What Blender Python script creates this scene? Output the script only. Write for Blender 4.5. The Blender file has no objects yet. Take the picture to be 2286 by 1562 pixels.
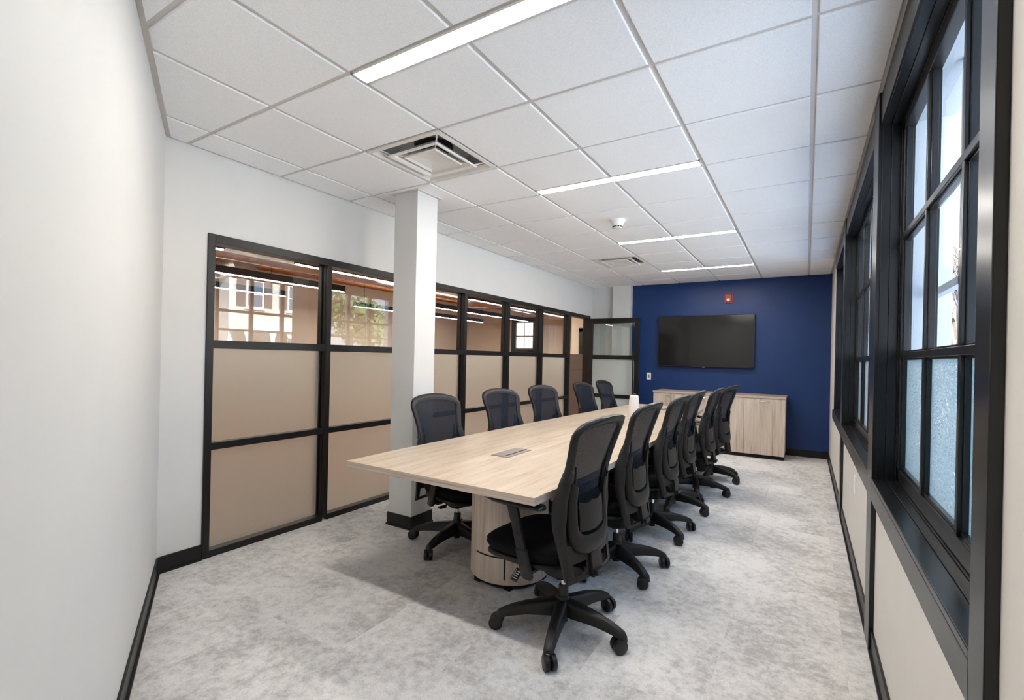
import bpy, bmesh, math, random
from mathutils import Vector, Matrix
random.seed(7)
R = math.radians
C = bpy.context.scene.collection
SC = bpy.context.scene

# ------------------------------------------------------------------ camera
CAM = Vector((1.8240, -1.4390, 1.3592))
YAW, PITCH, ROLL, FPX = -0.54207, 0.00072, 0.02177, 1056.1
fw = Vector((math.sin(YAW)*math.cos(PITCH), math.cos(YAW)*math.cos(PITCH), math.sin(PITCH)))
r0 = Vector((math.cos(YAW), -math.sin(YAW), 0)); u0 = r0.cross(fw)
rt = r0*math.cos(ROLL) + u0*math.sin(ROLL); up = -r0*math.sin(ROLL) + u0*math.cos(ROLL)
cam = bpy.data.cameras.new('camera'); camo = bpy.data.objects.new('camera', cam); C.objects.link(camo)
camo.matrix_world = Matrix(((rt.x, up.x, -fw.x, CAM.x), (rt.y, up.y, -fw.y, CAM.y), (rt.z, up.z, -fw.z, CAM.z), (0, 0, 0, 1)))
cam.sensor_width = 36; cam.lens = FPX/2286*36
cam.shift_x = -21.77/2286; cam.shift_y = 15.97/2286
cam.clip_start = 0.03; cam.clip_end = 300
SC.camera = camo

# ------------------------------------------------------------------ world, sun, exposure
SC.view_settings.view_transform = 'Standard'; SC.view_settings.look = 'None'
SC.view_settings.exposure = 1.84; SC.view_settings.gamma = 1.0; SC.view_settings.use_curve_mapping = False
SC.cycles.max_bounces = 10; SC.cycles.diffuse_bounces = 5; SC.cycles.glossy_bounces = 5
SC.cycles.transparent_max_bounces = 16; SC.cycles.transmission_bounces = 8
SC.cycles.sample_clamp_indirect = 6
SC.cycles.caustics_reflective = False; SC.cycles.caustics_refractive = False
SKY = 1.5          # strength of the daylight sky
w = bpy.data.worlds.new('sky'); SC.world = w; w.use_nodes = True
nt = w.node_tree; nt.nodes.clear()
o_ = nt.nodes.new('ShaderNodeOutputWorld'); bg = nt.nodes.new('ShaderNodeBackground')
tc = nt.nodes.new('ShaderNodeTexCoord'); sx = nt.nodes.new('ShaderNodeSeparateXYZ'); cr = nt.nodes.new('ShaderNodeValToRGB')
nt.links.new(tc.outputs['Generated'], sx.inputs[0]); nt.links.new(sx.outputs['Z'], cr.inputs[0])
cr.color_ramp.elements[0].position = 0.0; cr.color_ramp.elements[0].color = (.74, .84, .95, 1)
cr.color_ramp.elements[1].position = 0.9; cr.color_ramp.elements[1].color = (.28, .48, .85, 1)
nt.links.new(cr.outputs[0], bg.inputs[0]); bg.inputs[1].default_value = SKY
nt.links.new(bg.outputs[0], o_.inputs[0])
sun = bpy.data.lights.new('sun', 'SUN'); sun.energy = 27.0; sun.angle = R(.5); sun.color = (1, .97, .93)
suno = bpy.data.objects.new('sun', sun); C.objects.link(suno)
suno.rotation_euler = Vector((-.80, -.25, .62)).to_track_quat('Z', 'Y').to_euler()
LAMP = 30.0         # linear ceiling lights of the room
PEND = 21.0         # pendants of the open office next door and the glow added on top

# ------------------------------------------------------------------ materials
def srgb(r, g, b):
    f = lambda c: ((c/255)/12.92 if c/255 <= .04045 else ((c/255+.055)/1.055)**2.4)
    return (f(r), f(g), f(b), 1)
class M:
    def __init__(s, name):
        s.m = bpy.data.materials.new(name); s.m.use_nodes = True; s.n = s.m.node_tree.nodes; s.l = s.m.node_tree.links
        s.b = s.n['Principled BSDF']; s.out = s.n['Material Output']
    def add(s, t, **k):
        x = s.n.new(t)
        for a, v in k.items(): setattr(x, a, v)
        return x
    def link(s, a, b): s.l.new(a, b)
    def coords(s, scale=(1, 1, 1), rot=(0, 0, 0), kind='Object'):
        t = s.add('ShaderNodeTexCoord'); mp = s.add('ShaderNodeMapping'); s.link(t.outputs[kind], mp.inputs[0])
        mp.inputs['Scale'].default_value = scale; mp.inputs['Rotation'].default_value = rot
        return mp.outputs[0]
    def noise(s, vec, scale, detail=4, rough=.55, dist=0):
        x = s.add('ShaderNodeTexNoise'); s.link(vec, x.inputs['Vector']); x.inputs['Scale'].default_value = scale
        x.inputs['Detail'].default_value = detail; x.inputs['Roughness'].default_value = rough; x.inputs['Distortion'].default_value = dist
        return x.outputs['Fac']
    def ramp(s, fac, stops):
        x = s.add('ShaderNodeValToRGB'); s.link(fac, x.inputs[0]); e = x.color_ramp.elements
        while len(e) < len(stops): e.new(.5)
        for i, (p, c) in enumerate(stops): e[i].position = p; e[i].color = c
        return x.outputs[0]
    def mix(s, a, b, fac, mode='MIX'):
        x = s.add('ShaderNodeMix', data_type='RGBA', blend_type=mode)
        for sock, v in ((x.inputs[6], a), (x.inputs[7], b), (x.inputs[0], fac)):
            if hasattr(v, 'type') and hasattr(v, 'links'): s.link(v, sock)
            else: sock.default_value = v
        return x.outputs[2]
    def math(s, op, a, b=0.0):
        x = s.add('ShaderNodeMath', operation=op)
        for sock, v in ((x.inputs[0], a), (x.inputs[1], b)):
            if hasattr(v, 'links'): s.link(v, sock)
            else: sock.default_value = v
        return x.outputs[0]
    def bump(s, h, strength=.2, dist=.01):
        x = s.add('ShaderNodeBump'); s.link(h, x.inputs['Height']); x.inputs['Strength'].default_value = strength
        x.inputs['Distance'].default_value = dist; s.link(x.outputs[0], s.b.inputs['Normal'])
    def set(s, col=None, rough=None, metal=None, spec=None):
        if col is not None:
            if hasattr(col, 'links'): s.link(col, s.b.inputs['Base Color'])
            else: s.b.inputs['Base Color'].default_value = col
        if rough is not None: s.b.inputs['Roughness'].default_value = rough
        if metal is not None: s.b.inputs['Metallic'].default_value = metal
        if spec is not None: s.b.inputs['Specular IOR Level'].default_value = spec
        return s

def plain(name, col, rough=.5, metal=0, spec=.5, var=.04, scale=30, bump=0, bscale=400):
    s = M(name); v = s.coords(); n = s.noise(v, scale, 3)
    a = tuple(c*(1-var) for c in col[:3])+(1,); b = tuple(min(1, c*(1+var)) for c in col[:3])+(1,)
    s.set(s.ramp(n, [(.3, a), (.7, b)]), rough, metal, spec)
    if bump: s.bump(s.noise(v, bscale, 2), bump, .002)
    return s.m

def facing_mix(s, f0, a, b):
    """shader mix of a (through) and b (mirror) by a Schlick curve on the viewing angle"""
    lw = s.add('ShaderNodeLayerWeight'); lw.inputs['Blend'].default_value = .5
    p = s.math('POWER', lw.outputs['Facing'], 4.0); q = s.math('MULTIPLY', p, 1-f0); fz = s.math('ADD', q, f0)
    mx = s.add('ShaderNodeMixShader'); s.link(fz, mx.inputs[0]); s.link(a, mx.inputs[1]); s.link(b, mx.inputs[2])
    return mx.outputs[0]
def glass(name, tint=(.97, .98, .98, 1), f0=.08):
    s = M(name); s.n.remove(s.b)
    t = s.add('ShaderNodeBsdfTransparent'); t.inputs[0].default_value = tint
    g = s.add('ShaderNodeBsdfGlossy'); g.inputs['Roughness'].default_value = 0.0; g.inputs[0].default_value = (1, 1, 1, 1)
    s.link(facing_mix(s, f0, t.outputs[0], g.outputs[0]), s.out.inputs[0]); return s.m
def frosted(name, dif, tra, ft=.6, f0=.04, gr=.25, bumpy=0, clear=0.0, blur=0.0):
    s = M(name); s.n.remove(s.b)
    d = s.add('ShaderNodeBsdfDiffuse'); d.inputs[0].default_value = dif
    t = s.add('ShaderNodeBsdfTranslucent'); t.inputs[0].default_value = tra
    g = s.add('ShaderNodeBsdfGlossy'); g.inputs['Roughness'].default_value = gr
    if bumpy:
        v = s.coords((1, 1, 2.2)); h = s.noise(v, 28, 5, .6, .6)
        bp = s.add('ShaderNodeBump'); s.link(h, bp.inputs['Height']); bp.inputs['Strength'].default_value = bumpy; bp.inputs['Distance'].default_value = .02
        for x in (d, t, g): s.link(bp.outputs[0], x.inputs['Normal'])
        c = s.ramp(h, [(.3, tuple(k*.82 for k in tra[:3])+(1,)), (.7, tra)]); s.link(c, t.inputs[0])
    mx = s.add('ShaderNodeMixShader'); mx.inputs[0].default_value = ft
    s.link(d.outputs[0], mx.inputs[1]); s.link(t.outputs[0], mx.inputs[2])
    last = mx.outputs[0]
    if blur:
        rf = s.add('ShaderNodeBsdfRefraction'); rf.inputs['IOR'].default_value = 1.25; rf.inputs['Roughness'].default_value = .75; rf.inputs[0].default_value = (.74, .75, .72, 1)
        m3 = s.add('ShaderNodeMixShader'); m3.inputs[0].default_value = blur
        s.link(last, m3.inputs[1]); s.link(rf.outputs[0], m3.inputs[2]); last = m3.outputs[0]
    if clear:
        tr = s.add('ShaderNodeBsdfTransparent'); m2 = s.add('ShaderNodeMixShader'); m2.inputs[0].default_value = clear
        s.link(last, m2.inputs[1]); s.link(tr.outputs[0], m2.inputs[2]); last = m2.outputs[0]
    s.link(facing_mix(s, f0, last, g.outputs[0]), s.out.inputs[0]); return s.m
def emit(name, col, strength):
    s = M(name); s.n.remove(s.b); e = s.add('ShaderNodeEmission'); e.inputs[0].default_value = col; e.inputs[1].default_value = strength
    s.link(e.outputs[0], s.out.inputs[0]); return s.m

def wood(name, axis, base, dark, light, rough=.4, spec=.4, stretch=14, bumpk=.03):
    """grain runs along axis 0,1,2"""
    s = M(name); sc = [1, 1, 1]
    for i in range(3): sc[i] = 1.0 if i == axis else stretch
    v = s.coords(tuple(sc)); n1 = s.noise(v, 1.6, 6, .62, .35)
    sc2 = [.6 if i == axis else 60 for i in range(3)]
    v2 = s.coords(tuple(sc2)); n2 = s.noise(v2, 1.5, 5, .7, .1)
    c1 = s.ramp(n1, [(.28, dark), (.46, base), (.72, light)])
    c2 = s.ramp(n2, [(.35, (.80, .77, .75, 1)), (.6, (1, 1, 1, 1))])
    s.set(s.mix(c1, c2, .6, 'MULTIPLY'), rough, 0, spec)
    if bumpk: s.bump(n2, bumpk, .002)
    return s.m

m_wall = plain('painted_white_wall', srgb(209, 208, 206), .62, var=.012, scale=4, bump=.02, bscale=300)
m_wallwarm = plain('painted_cream_wall', srgb(214, 209, 202), .6, var=.015, scale=4)
m_owall = plain('beige_office_wall', srgb(226, 221, 206), .6, var=.015, scale=4)
m_blue = plain('painted_navy_wall', srgb(20, 50, 100), .42, spec=.35, var=.03, scale=6, bump=.02, bscale=260)
m_trim = plain('black_trim_paint', srgb(19, 20, 22), .28, spec=.5, var=.06, scale=14, bump=.02, bscale=60)
m_frame = plain('black_aluminium_frame', srgb(20, 18, 18), .38, spec=.4, var=.05)
m_base = plain('black_rubber_baseboard', srgb(17, 16, 16), .42, spec=.4, var=.05)
m_black = plain('black_plastic', srgb(25, 23, 22), .45, spec=.4, var=.05, bump=.03, bscale=700)
m_blackg = plain('black_plastic_smooth', srgb(18, 18, 19), .32, spec=.5, var=.05)
m_seat = plain('black_seat_fabric', srgb(15, 15, 17), .85, spec=.15, var=.2, scale=300, bump=.12, bscale=900)
m_chrome = plain('chrome', (.75, .75, .76, 1), .14, 1, var=.01)
m_galv = plain('galvanised_steel', (.55, .53, .50, 1), .28, 1, var=.12, scale=5)
m_ceilgrid = plain('ceiling_grid_paint', srgb(210, 205, 201), .5, var=.01)
m_white = plain('white_enamel', srgb(226, 222, 216), .45, var=.01)
m_whitep = plain('white_plastic', srgb(236, 236, 236), .4, var=.01)
m_red = plain('red_plastic', srgb(140, 22, 20), .35, var=.03)
m_red2 = plain('bright_red_plastic', srgb(168, 40, 34), .4, var=.03)
m_strobe = plain('strobe_lens', srgb(225, 220, 215), .15, var=.05)
m_screen = M('tv_screen').set((.006, .006, .006, 1), .10, 0, .5).m
m_leather = plain('brown_leather', srgb(120, 62, 34), .5, var=.1)
m_fabricw = plain('off_white_speaker_fabric', srgb(226, 222, 218), .9, var=.05, scale=500, bump=.2, bscale=900)
m_dark = plain('dark_gap', srgb(14, 13, 13), .8, var=.02)
m_greyplate = plain('grey_metal_plate', srgb(150, 140, 134), .4, .4, var=.05, scale=80)
m_galvd = plain('steel_duct_inside', (.42, .44, .45, 1), .5, .3, var=.1)
m_cab = plain('taupe_laminate', srgb(112, 104, 102), .5, var=.05, scale=30)
m_table = wood('oak_laminate_top', 1, srgb(192, 174, 153), srgb(164, 142, 118), srgb(208, 194, 177), .34, .45, 11)
m_edge = wood('oak_laminate_edge', 1, srgb(188, 174, 158), srgb(150, 134, 118), srgb(208, 196, 182), .5, .3, 60)
m_edgex = wood('oak_laminate_edge_across', 0, srgb(188, 174, 158), srgb(150, 134, 118), srgb(208, 196, 182), .5, .3, 60)
m_ped = wood('oak_laminate_vertical', 2, srgb(206, 190, 174), srgb(172, 152, 135), srgb(222, 208, 194), .45, .35, 16)
m_top2 = wood('oak_laminate_dark_top', 0, srgb(160, 138, 122), srgb(130, 110, 96), srgb(178, 156, 140), .45, .3, 14)
m_glass = glass('clear_partition_glass', (.95, .95, .94, 1), .10)
m_wglass = glass('clear_window_glass', (.96, .98, .98, 1), .05)
m_frost = frosted('frosted_film_glass', (.50, .51, .49, 1), (.54, .59, .58, 1), .70, .03, .35, blur=.5)
m_frostd = frosted('frosted_door_glass', (.80, .86, .84, 1), (.85, .92, .90, 1), .45, .03, .3, clear=.12)
m_clearf = glass('pale_door_glass', (.86, .92, .91, 1), .10)
m_wfrost = frosted('textured_window_film', (.16, .22, .24, 1), (.16, .24, .26, 1), .85, .03, .3, bumpy=.9)
m_lamp = emit('linear_lamp', (1, .955, .90, 1), LAMP)
m_pend = emit('pendant_lamp_and_added_glow', (1, .90, .77, 1), PEND)

# mesh of the chair backs: fine horizontal threads with gaps
s = M('chair_mesh'); v = s.coords((1, 1, 1))
wv = s.add('ShaderNodeTexWave', wave_type='BANDS', bands_direction='Z'); s.link(v, wv.inputs[0]); wv.inputs['Scale'].default_value = 75
s.set((.010, .013, .022, 1), .75, 0, .15)
al = s.ramp(wv.outputs['Fac'], [(.25, (.86, .86, .86, 1)), (.5, (1, 1, 1, 1))]); s.link(al, s.b.inputs['Alpha']); m_mesh = s.m

# carpet
s = M('grey_mottled_carpet'); v = s.coords()
br = s.add('ShaderNodeTexBrick'); s.link(s.coords(rot=(0, 0, R(90))), br.inputs[0])
br.inputs['Scale'].default_value = 1.0; br.inputs['Brick Width'].default_value = 1.0; br.inputs['Row Height'].default_value = .5
br.inputs['Mortar Size'].default_value = .0; br.inputs['Color1'].default_value = (0, 0, 0, 1); br.inputs['Color2'].default_value = (1, 1, 1, 1); br.inputs['Mortar'].default_value = (.5, .5, .5, 1)
mp = s.add('ShaderNodeVectorMath', operation='SCALE'); s.link(br.outputs['Color'], mp.inputs[0]); mp.inputs['Scale'].default_value = .9
av = s.add('ShaderNodeVectorMath', operation='ADD'); s.link(v, av.inputs[0]); s.link(mp.outputs[0], av.inputs[1])
n1 = s.noise(av.outputs[0], 2.3, 7, .68, .3); n2 = s.noise(v, 420, 3, .8); n3 = s.noise(av.outputs[0], 22, 5, .75); n4 = s.noise(v, 110, 3, .7)
mixn = s.math('ADD', s.math('MULTIPLY', n1, .52), s.math('MULTIPLY', n3, .48))
c1 = s.ramp(mixn, [(.41, srgb(200, 196, 193)), (.48, srgb(226, 222, 218)), (.56, srgb(245, 241, 237))])
c2 = s.ramp(n2, [(.30, (.42, .42, .43, 1)), (.62, (1.0, 1.0, 1.0, 1))])
c3 = s.ramp(n4, [(.35, (.78, .78, .78, 1)), (.6, (1, 1, 1, 1))])
s.set(s.mix(s.mix(c1, c2, .55, 'MULTIPLY'), c3, .5, 'MULTIPLY'), .95, 0, .1)
s.bump(n2, .6, .004); m_carpet = s.m

# ceiling tile: fine fissured white
s = M('acoustic_ceiling_tile'); v = s.coords(); n1 = s.noise(v, 260, 3, .7)
s.set(s.ramp(n1, [(.35, srgb(236, 237, 238)), (.6, srgb(250, 250, 250))]), .9, 0, .1); s.bump(n1, .35, .002); m_tile = s.m

# wood deck next door
s = M('wood_plank_ceiling'); v = s.coords((14, .7, 14)); n1 = s.noise(v, 1.0, 5, .6, .2)
br = s.add('ShaderNodeTexBrick'); s.link(s.coords(rot=(0, 0, R(90))), br.inputs[0]); br.inputs['Scale'].default_value = 1
br.inputs['Brick Width'].default_value = 2.4; br.inputs['Row Height'].default_value = .14; br.inputs['Mortar Size'].default_value = .006
br.inputs['Color1'].default_value = srgb(150, 86, 44); br.inputs['Color2'].default_value = srgb(196, 122, 66); br.inputs['Mortar'].default_value = srgb(50, 26, 14)
c1 = s.ramp(n1, [(.3, (.55, .5, .46, 1)), (.65, (1, 1, 1, 1))]); s.set(s.mix(br.outputs['Color'], c1, .8, 'MULTIPLY'), .6); m_deck = s.m
m_beam = wood('timber_beam', 1, srgb(176, 108, 52), srgb(120, 70, 34), srgb(206, 140, 74), .6, .2, 12)
m_ofloor = wood('brown_office_floor', 1, srgb(132, 86, 46), srgb(104, 66, 34), srgb(150, 100, 58), .4, .4, 9)
# clapboard siding
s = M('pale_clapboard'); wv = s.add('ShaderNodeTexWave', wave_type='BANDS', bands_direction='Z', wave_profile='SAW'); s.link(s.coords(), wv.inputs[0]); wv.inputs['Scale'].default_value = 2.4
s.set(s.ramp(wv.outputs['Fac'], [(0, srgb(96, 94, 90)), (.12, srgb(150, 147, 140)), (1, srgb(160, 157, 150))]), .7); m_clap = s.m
s = M('red_brick'); br = s.add('ShaderNodeTexBrick'); s.link(s.coords(rot=(R(90), 0, R(90))), br.inputs[0]); br.inputs['Scale'].default_value = 4
br.inputs['Color1'].default_value = srgb(150, 70, 56); br.inputs['Color2'].default_value = srgb(176, 92, 74); br.inputs['Mortar'].default_value = srgb(190, 176, 166); s.set(br.outputs['Color'], .8); m_brick = s.m
m_extw = plain('white_exterior_paint', srgb(198, 196, 191), .5, var=.02)
m_vinyl = plain('pale_exterior_frame', srgb(206, 214, 222), .4, var=.02)
m_shut = plain('dark_shutter_paint', srgb(70, 64, 62), .6, var=.05)
m_roof = plain('grey_shingles', srgb(92, 84, 80), .9, var=.2, scale=8)
m_brownw = plain('brown_siding', srgb(96, 72, 60), .8, var=.1, scale=6)
m_bounce_ground = plain('pale_bounce_ground', srgb(184, 190, 196), .9, var=.1, scale=2)  # ground tone lightened so it bounces sunlight up to the room's ceiling
m_bark = plain('bare_bark', srgb(84, 74, 66), .9, var=.15, scale=10)
m_leaf = plain('tree_foliage', srgb(70, 92, 46), .8, var=.35, scale=3)
m_eglass = M('outside_window_glass').set(srgb(70, 84, 96), .08, 0, .6).m
m_icon = plain('white_icon_print', srgb(225, 225, 225), .5, var=.01)

# ------------------------------------------------------------------ mesh helpers
class MB:
    def __init__(s): s.v = []; s.f = []; s.mi = []
    def _a(s, vs, fs, mi=0):
        k = len(s.v); s.v += [tuple(x) for x in vs]; s.f += [tuple(i+k for i in f) for f in fs]; s.mi += [mi]*len(fs); return s
    def box(s, x0, x1, y0, y1, z0, z1, mi=0, T=None):
        vs = [Vector((x, y, z)) for x in (x0, x1) for y in (y0, y1) for z in (z0, z1)]
        if T: vs = [T @ v for v in vs]
        return s._a(vs, [(0, 1, 3, 2), (4, 6, 7, 5), (0, 4, 5, 1), (2, 3, 7, 6), (0, 2, 6, 4), (1, 5, 7, 3)], mi)
    def prism(s, pts, z0, z1, mi=0, T=None):
        n = len(pts); vs = [Vector((x, y, z0)) for x, y in pts]+[Vector((x, y, z1)) for x, y in pts]
        if T: vs = [T @ v for v in vs]
        return s._a(vs, [tuple(range(n))[::-1], tuple(range(n, 2*n))]+[(i, (i+1) % n, n+(i+1) % n, n+i) for i in range(n)], mi)
    def tube(s, path, rads, n=12, mi=0, cap=True, flat=1.0, upv=(0, 0, 1)):
        path = [Vector(p) for p in path]; rads = rads if isinstance(rads, (list, tuple)) else [rads]*len(path)
        rings = []
        for i, p in enumerate(path):
            d = (path[min(i+1, len(path)-1)]-path[max(i-1, 0)]).normalized(); u = Vector(upv)
            if abs(d.dot(u)) > .98: u = Vector((0, 1, 0)) if abs(d.y) < .9 else Vector((1, 0, 0))
            a = d.cross(u).normalized(); b = a.cross(d)
            rings.append([p+a*math.cos(2*math.pi*j/n)*rads[i]+b*math.sin(2*math.pi*j/n)*rads[i]*flat for j in range(n)])
        vs = [v for r in rings for v in r]; fs = []
        for i in range(len(path)-1):
            for j in range(n): fs.append((i*n+j, i*n+(j+1) % n, (i+1)*n+(j+1) % n, (i+1)*n+j))
        if cap: fs += [tuple(range(n))[::-1], tuple(range((len(path)-1)*n, len(path)*n))]
        return s._a(vs, fs, mi)
    def lathe(s, prof, n=32, c=(0, 0), mi=0, T=None):
        vs = []; fs = []
        for r, z in prof:
            for j in range(n): vs.append(Vector((c[0]+r*math.cos(2*math.pi*j/n), c[1]+r*math.sin(2*math.pi*j/n), z)))
        if T: vs = [T @ v for v in vs]
        for i in range(len(prof)-1):
            for j in range(n): fs.append((i*n+j, i*n+(j+1) % n, (i+1)*n+(j+1) % n, (i+1)*n+j))
        fs += [tuple(range(n))[::-1], tuple(range((len(prof)-1)*n, len(prof)*n))]
        return s._a(vs, fs, mi)
    def loft(s, rings, mi=0, closed=False, cap=True):
        n = len(rings[0]); vs = [v for r in rings for v in r]; fs = []; m = len(rings)
        for i in range(m if closed else m-1):
            a, b = i*n, ((i+1) % m)*n
            for j in range(n): fs.append((a+j, a+(j+1) % n, b+(j+1) % n, b+j))
        if cap and not closed: fs += [tuple(range(n))[::-1], tuple(range((m-1)*n, m*n))]
        return s._a(vs, fs, mi)
    def build(s, name, mats, parent=None, smooth=False, bevel=0, seg=2, subd=0, angle=40):
        me = bpy.data.meshes.new(name); me.from_pydata(s.v, [], s.f)
        mats = mats if isinstance(mats, (list, tuple)) else [mats]
        for m in mats: me.materials.append(m)
        for p, i in zip(me.polygons, s.mi): p.material_index = i
        bm = bmesh.new(); bm.from_mesh(me); bmesh.ops.recalc_face_normals(bm, faces=bm.faces); bm.to_mesh(me); bm.free()
        o = bpy.data.objects.new(name, me); C.objects.link(o)
        if parent is not None: o.parent = parent
        if smooth:
            for p in me.polygons: p.use_smooth = True
            if not subd:
                try: me.set_sharp_from_angle(angle=R(angle))
                except Exception: pass
        if bevel:
            b = o.modifiers.new('bevel', 'BEVEL'); b.width = bevel; b.segments = seg; b.limit_method = 'ANGLE'; b.angle_limit = R(35)
        if subd:
            b = o.modifiers.new('sub', 'SUBSURF'); b.levels = subd; b.render_levels = subd
        return o
def thing(name, label, cat, loc=(0, 0, 0), rz=0, group=None):
    o = bpy.data.objects.new(name, None); C.objects.link(o); o.location = loc; o.rotation_euler = (0, 0, rz); o.empty_display_size = .1
    o['label'] = label; o['category'] = cat
    if group: o['group'] = group
    return o
def tag(o, label, cat, group=None):
    o['label'] = label; o['category'] = cat
    if group: o['group'] = group
    return o
def struct(o): o['kind'] = 'structure'; return o
def sempty(name, loc=(0, 0, 0), rz=0):
    o = bpy.data.objects.new(name, None); C.objects.link(o); o.location = loc; o.rotation_euler = (0, 0, rz); o['kind'] = 'structure'; return o
def dup(root, name=None):
    r = root.copy(); C.objects.link(r)
    for ch in list(root.children):
        c = ch.copy(); C.objects.link(c); c.parent = r
        for g in list(ch.children):
            d = g.copy(); C.objects.link(d); d.parent = c
    return r
def lerp(tab, x):
    if x <= tab[0][0]: return tab[0][1]
    for (a, b), (c, d) in zip(tab, tab[1:]):
        if x <= c: return b+(d-b)*(x-a)/(c-a)
    return tab[-1][1]

# ------------------------------------------------------------------ setting
XL, XR, YB, H = -1.525, 2.118, 6.615, 2.654
CORN = (-1.525, -.113); SL = -.486
YE = CORN[1]+SL*(XR-XL)                      # where the oblique wall meets the window wall
T_ = .6096
room = [CORN, (XR, YE), (XR, YB), (XL, YB)]

fl = MB(); fl.prism([(XL-.16, CORN[1]-.3), (XR+.1, YE-.4), (XR+.1, YB+.1), (XL-.16, YB+.1)], -.12, 0)
struct(fl.build('floor', m_carpet))

def clip(poly, a, b):
    out = []
    side = lambda p: (b[0]-a[0])*(p[1]-a[1])-(b[1]-a[1])*(p[0]-a[0])
    for i in range(len(poly)):
        p, q = poly[i], poly[(i+1) % len(poly)]; sp, sq = side(p), side(q)
        if sp >= 0: out.append(p)
        if sp*sq < 0: t = sp/(sp-sq); out.append((p[0]+(q[0]-p[0])*t, p[1]+(q[1]-p[1])*t))
    return out
def shrink_edges(poly, d):
    c = []
    n = len(poly)
    for i in range(n):
        a, b = poly[i], poly[(i+1) % n]; dx, dy = b[0]-a[0], b[1]-a[1]; L = math.hypot(dx, dy); nx, ny = -dy/L*d, dx/L*d
        c.append(((a[0]+nx, a[1]+ny), (b[0]+nx, b[1]+ny)))
    return c
DIFF = [(-1, 1), (-1, 7)]
cl = MB(); cl.prism([(XL-.16, CORN[1]-.3), (XR+.1, YE-.4), (XR+.1, YB+.1), (XL-.16, YB+.1)], H+.18, H+.24)
big = [(XL-.02, CORN[1]-.03), (XR+.02, YE-.03), (XR+.02, YB+.02), (XL-.02, YB+.02)]
for i in range(-3, 4):
    for j in range(-4, 11):
        if (i, j) in DIFF: continue
        poly = [(i*T_, j*T_), ((i+1)*T_, j*T_), ((i+1)*T_, (j+1)*T_), (i*T_, (j+1)*T_)]
        for k in range(4): poly = clip(poly, big[k], big[(k+1) % 4]) if len(poly) > 2 else poly
        if len(poly) > 2: cl.prism(poly, H, H+.03)
ceiling = struct(cl.build('ceiling', m_ceilgrid))
LIGHTS = {0: (0.0, .1016), 2: (1.727, 1.829), 5: (3.556, 3.658), 8: (5.385, 5.486)}   # tile row -> light span in y
tl = MB(); edges = shrink_edges(room, .024)
for i in range(-3, 4):
    for j in range(-4, 11):
        if (i, j) in DIFF: continue
        x0, x1, y0, y1 = i*T_+.012, (i+1)*T_-.012, j*T_+.012, (j+1)*T_-.012
        if i in (0, 1) and j in LIGHTS:
            a, b = LIGHTS[j]
            if j == 0: y0 = b+.004
            else: y1 = a-.004
        poly = [(x0, y0), (x1, y0), (x1, y1), (x0, y1)]
        for a, b in edges: poly = clip(poly, a, b) if len(poly) > 2 else poly
        if len(poly) < 3: continue
        # cut around the column
        if x0 < -1.1 < x1 or (i in (-2,) and j == 2):
            pass
        cx = sum(p[0] for p in poly)/len(poly); cy = sum(p[1] for p in poly)/len(poly)
        f = lambda p, k: (p[0]+(cx-p[0])*0+(-k if p[0] > cx else k), p[1]+(-k if p[1] > cy else k))
        n = len(poly); top = [Vector((*p, H-.0005)) for p in poly]; mid = [Vector((*p, H-.006)) for p in poly]
        low = [Vector((*f(p, .004), H-.009)) for p in poly]
        tl._a(top+mid+low, [tuple(range(2*n, 3*n))]+[(k, (k+1) % n, n+(k+1) % n, n+k) for k in range(n)]+[(n+k, n+(k+1) % n, 2*n+(k+1) % n, 2*n+k) for k in range(n)])
tl.build('ceiling_tile_field', m_tile, ceiling)

# walls
d = Vector((1, SL)).normalized(); nrm = Vector((d.y, -d.x))     # outward normal (towards -y)
L = (XR-XL)/d.x
wl = MB(); p = Vector(CORN); q_ = p+d*L
pts = [tuple(p-d*.0), tuple(q_+d*.2), tuple(q_+d*.2+nrm*.12), tuple(p+nrm*.12-d*.25)]
wl.prism(pts, 0, H+.2); struct(wl.build('wall_near', m_wall))
bb = MB(); a0 = p-nrm*.0; pts = [tuple(p+d*.010), tuple(q_), tuple(q_-nrm*.010), tuple(p+d*.018-nrm*.010)]
bb.prism(pts, 0, .10); pts2 = [tuple(p+d*.012), tuple(q_), tuple(q_-nrm*.020), tuple(p+d*.03-nrm*.020)]; bb.prism(pts2, 0, .012)
struct(bb.build('baseboard_near', m_base))
# blue wall at the far end with the white return and pilaster
wb = MB(); wb.box(-.795, XR+.1, YB, YB+.12, 0, H+.2); struct(wb.build('wall_back', m_blue))
wp = MB(); wp.box(-1.115, -.795, 6.50, YB+.12, 0, H+.2); wp.box(XL-.12, -1.115, 6.58, YB+.12, 0, H+.2)
struct(wp.build('wall_back_return', m_wall))
bb = MB(); bb.box(-.793, XR, YB-.010, YB, 0, .10); struct(bb.build('baseboard_back', m_base))
# partition wall: solid parts around the glazing
GY0, GY1, GZ1 = .133, 6.47, 2.125
wl = MB(); wl.box(XL-.12, XL, CORN[1]-.12, GY0, 0, H+.2); wl.box(XL-.12, XL, GY0, 6.60, GZ1, H+.2); wl.box(XL-.12, XL, GY1, 6.60, 0, GZ1)
struct(wl.build('wall_left', m_wall))
bb = MB(); bb.box(XL, XL+.010, CORN[1]+.005, GY0, 0, .10); bb.box(XL, XL+.018, CORN[1]+.005, GY0, 0, .012); struct(bb.build('baseboard_left', m_base))

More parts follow.
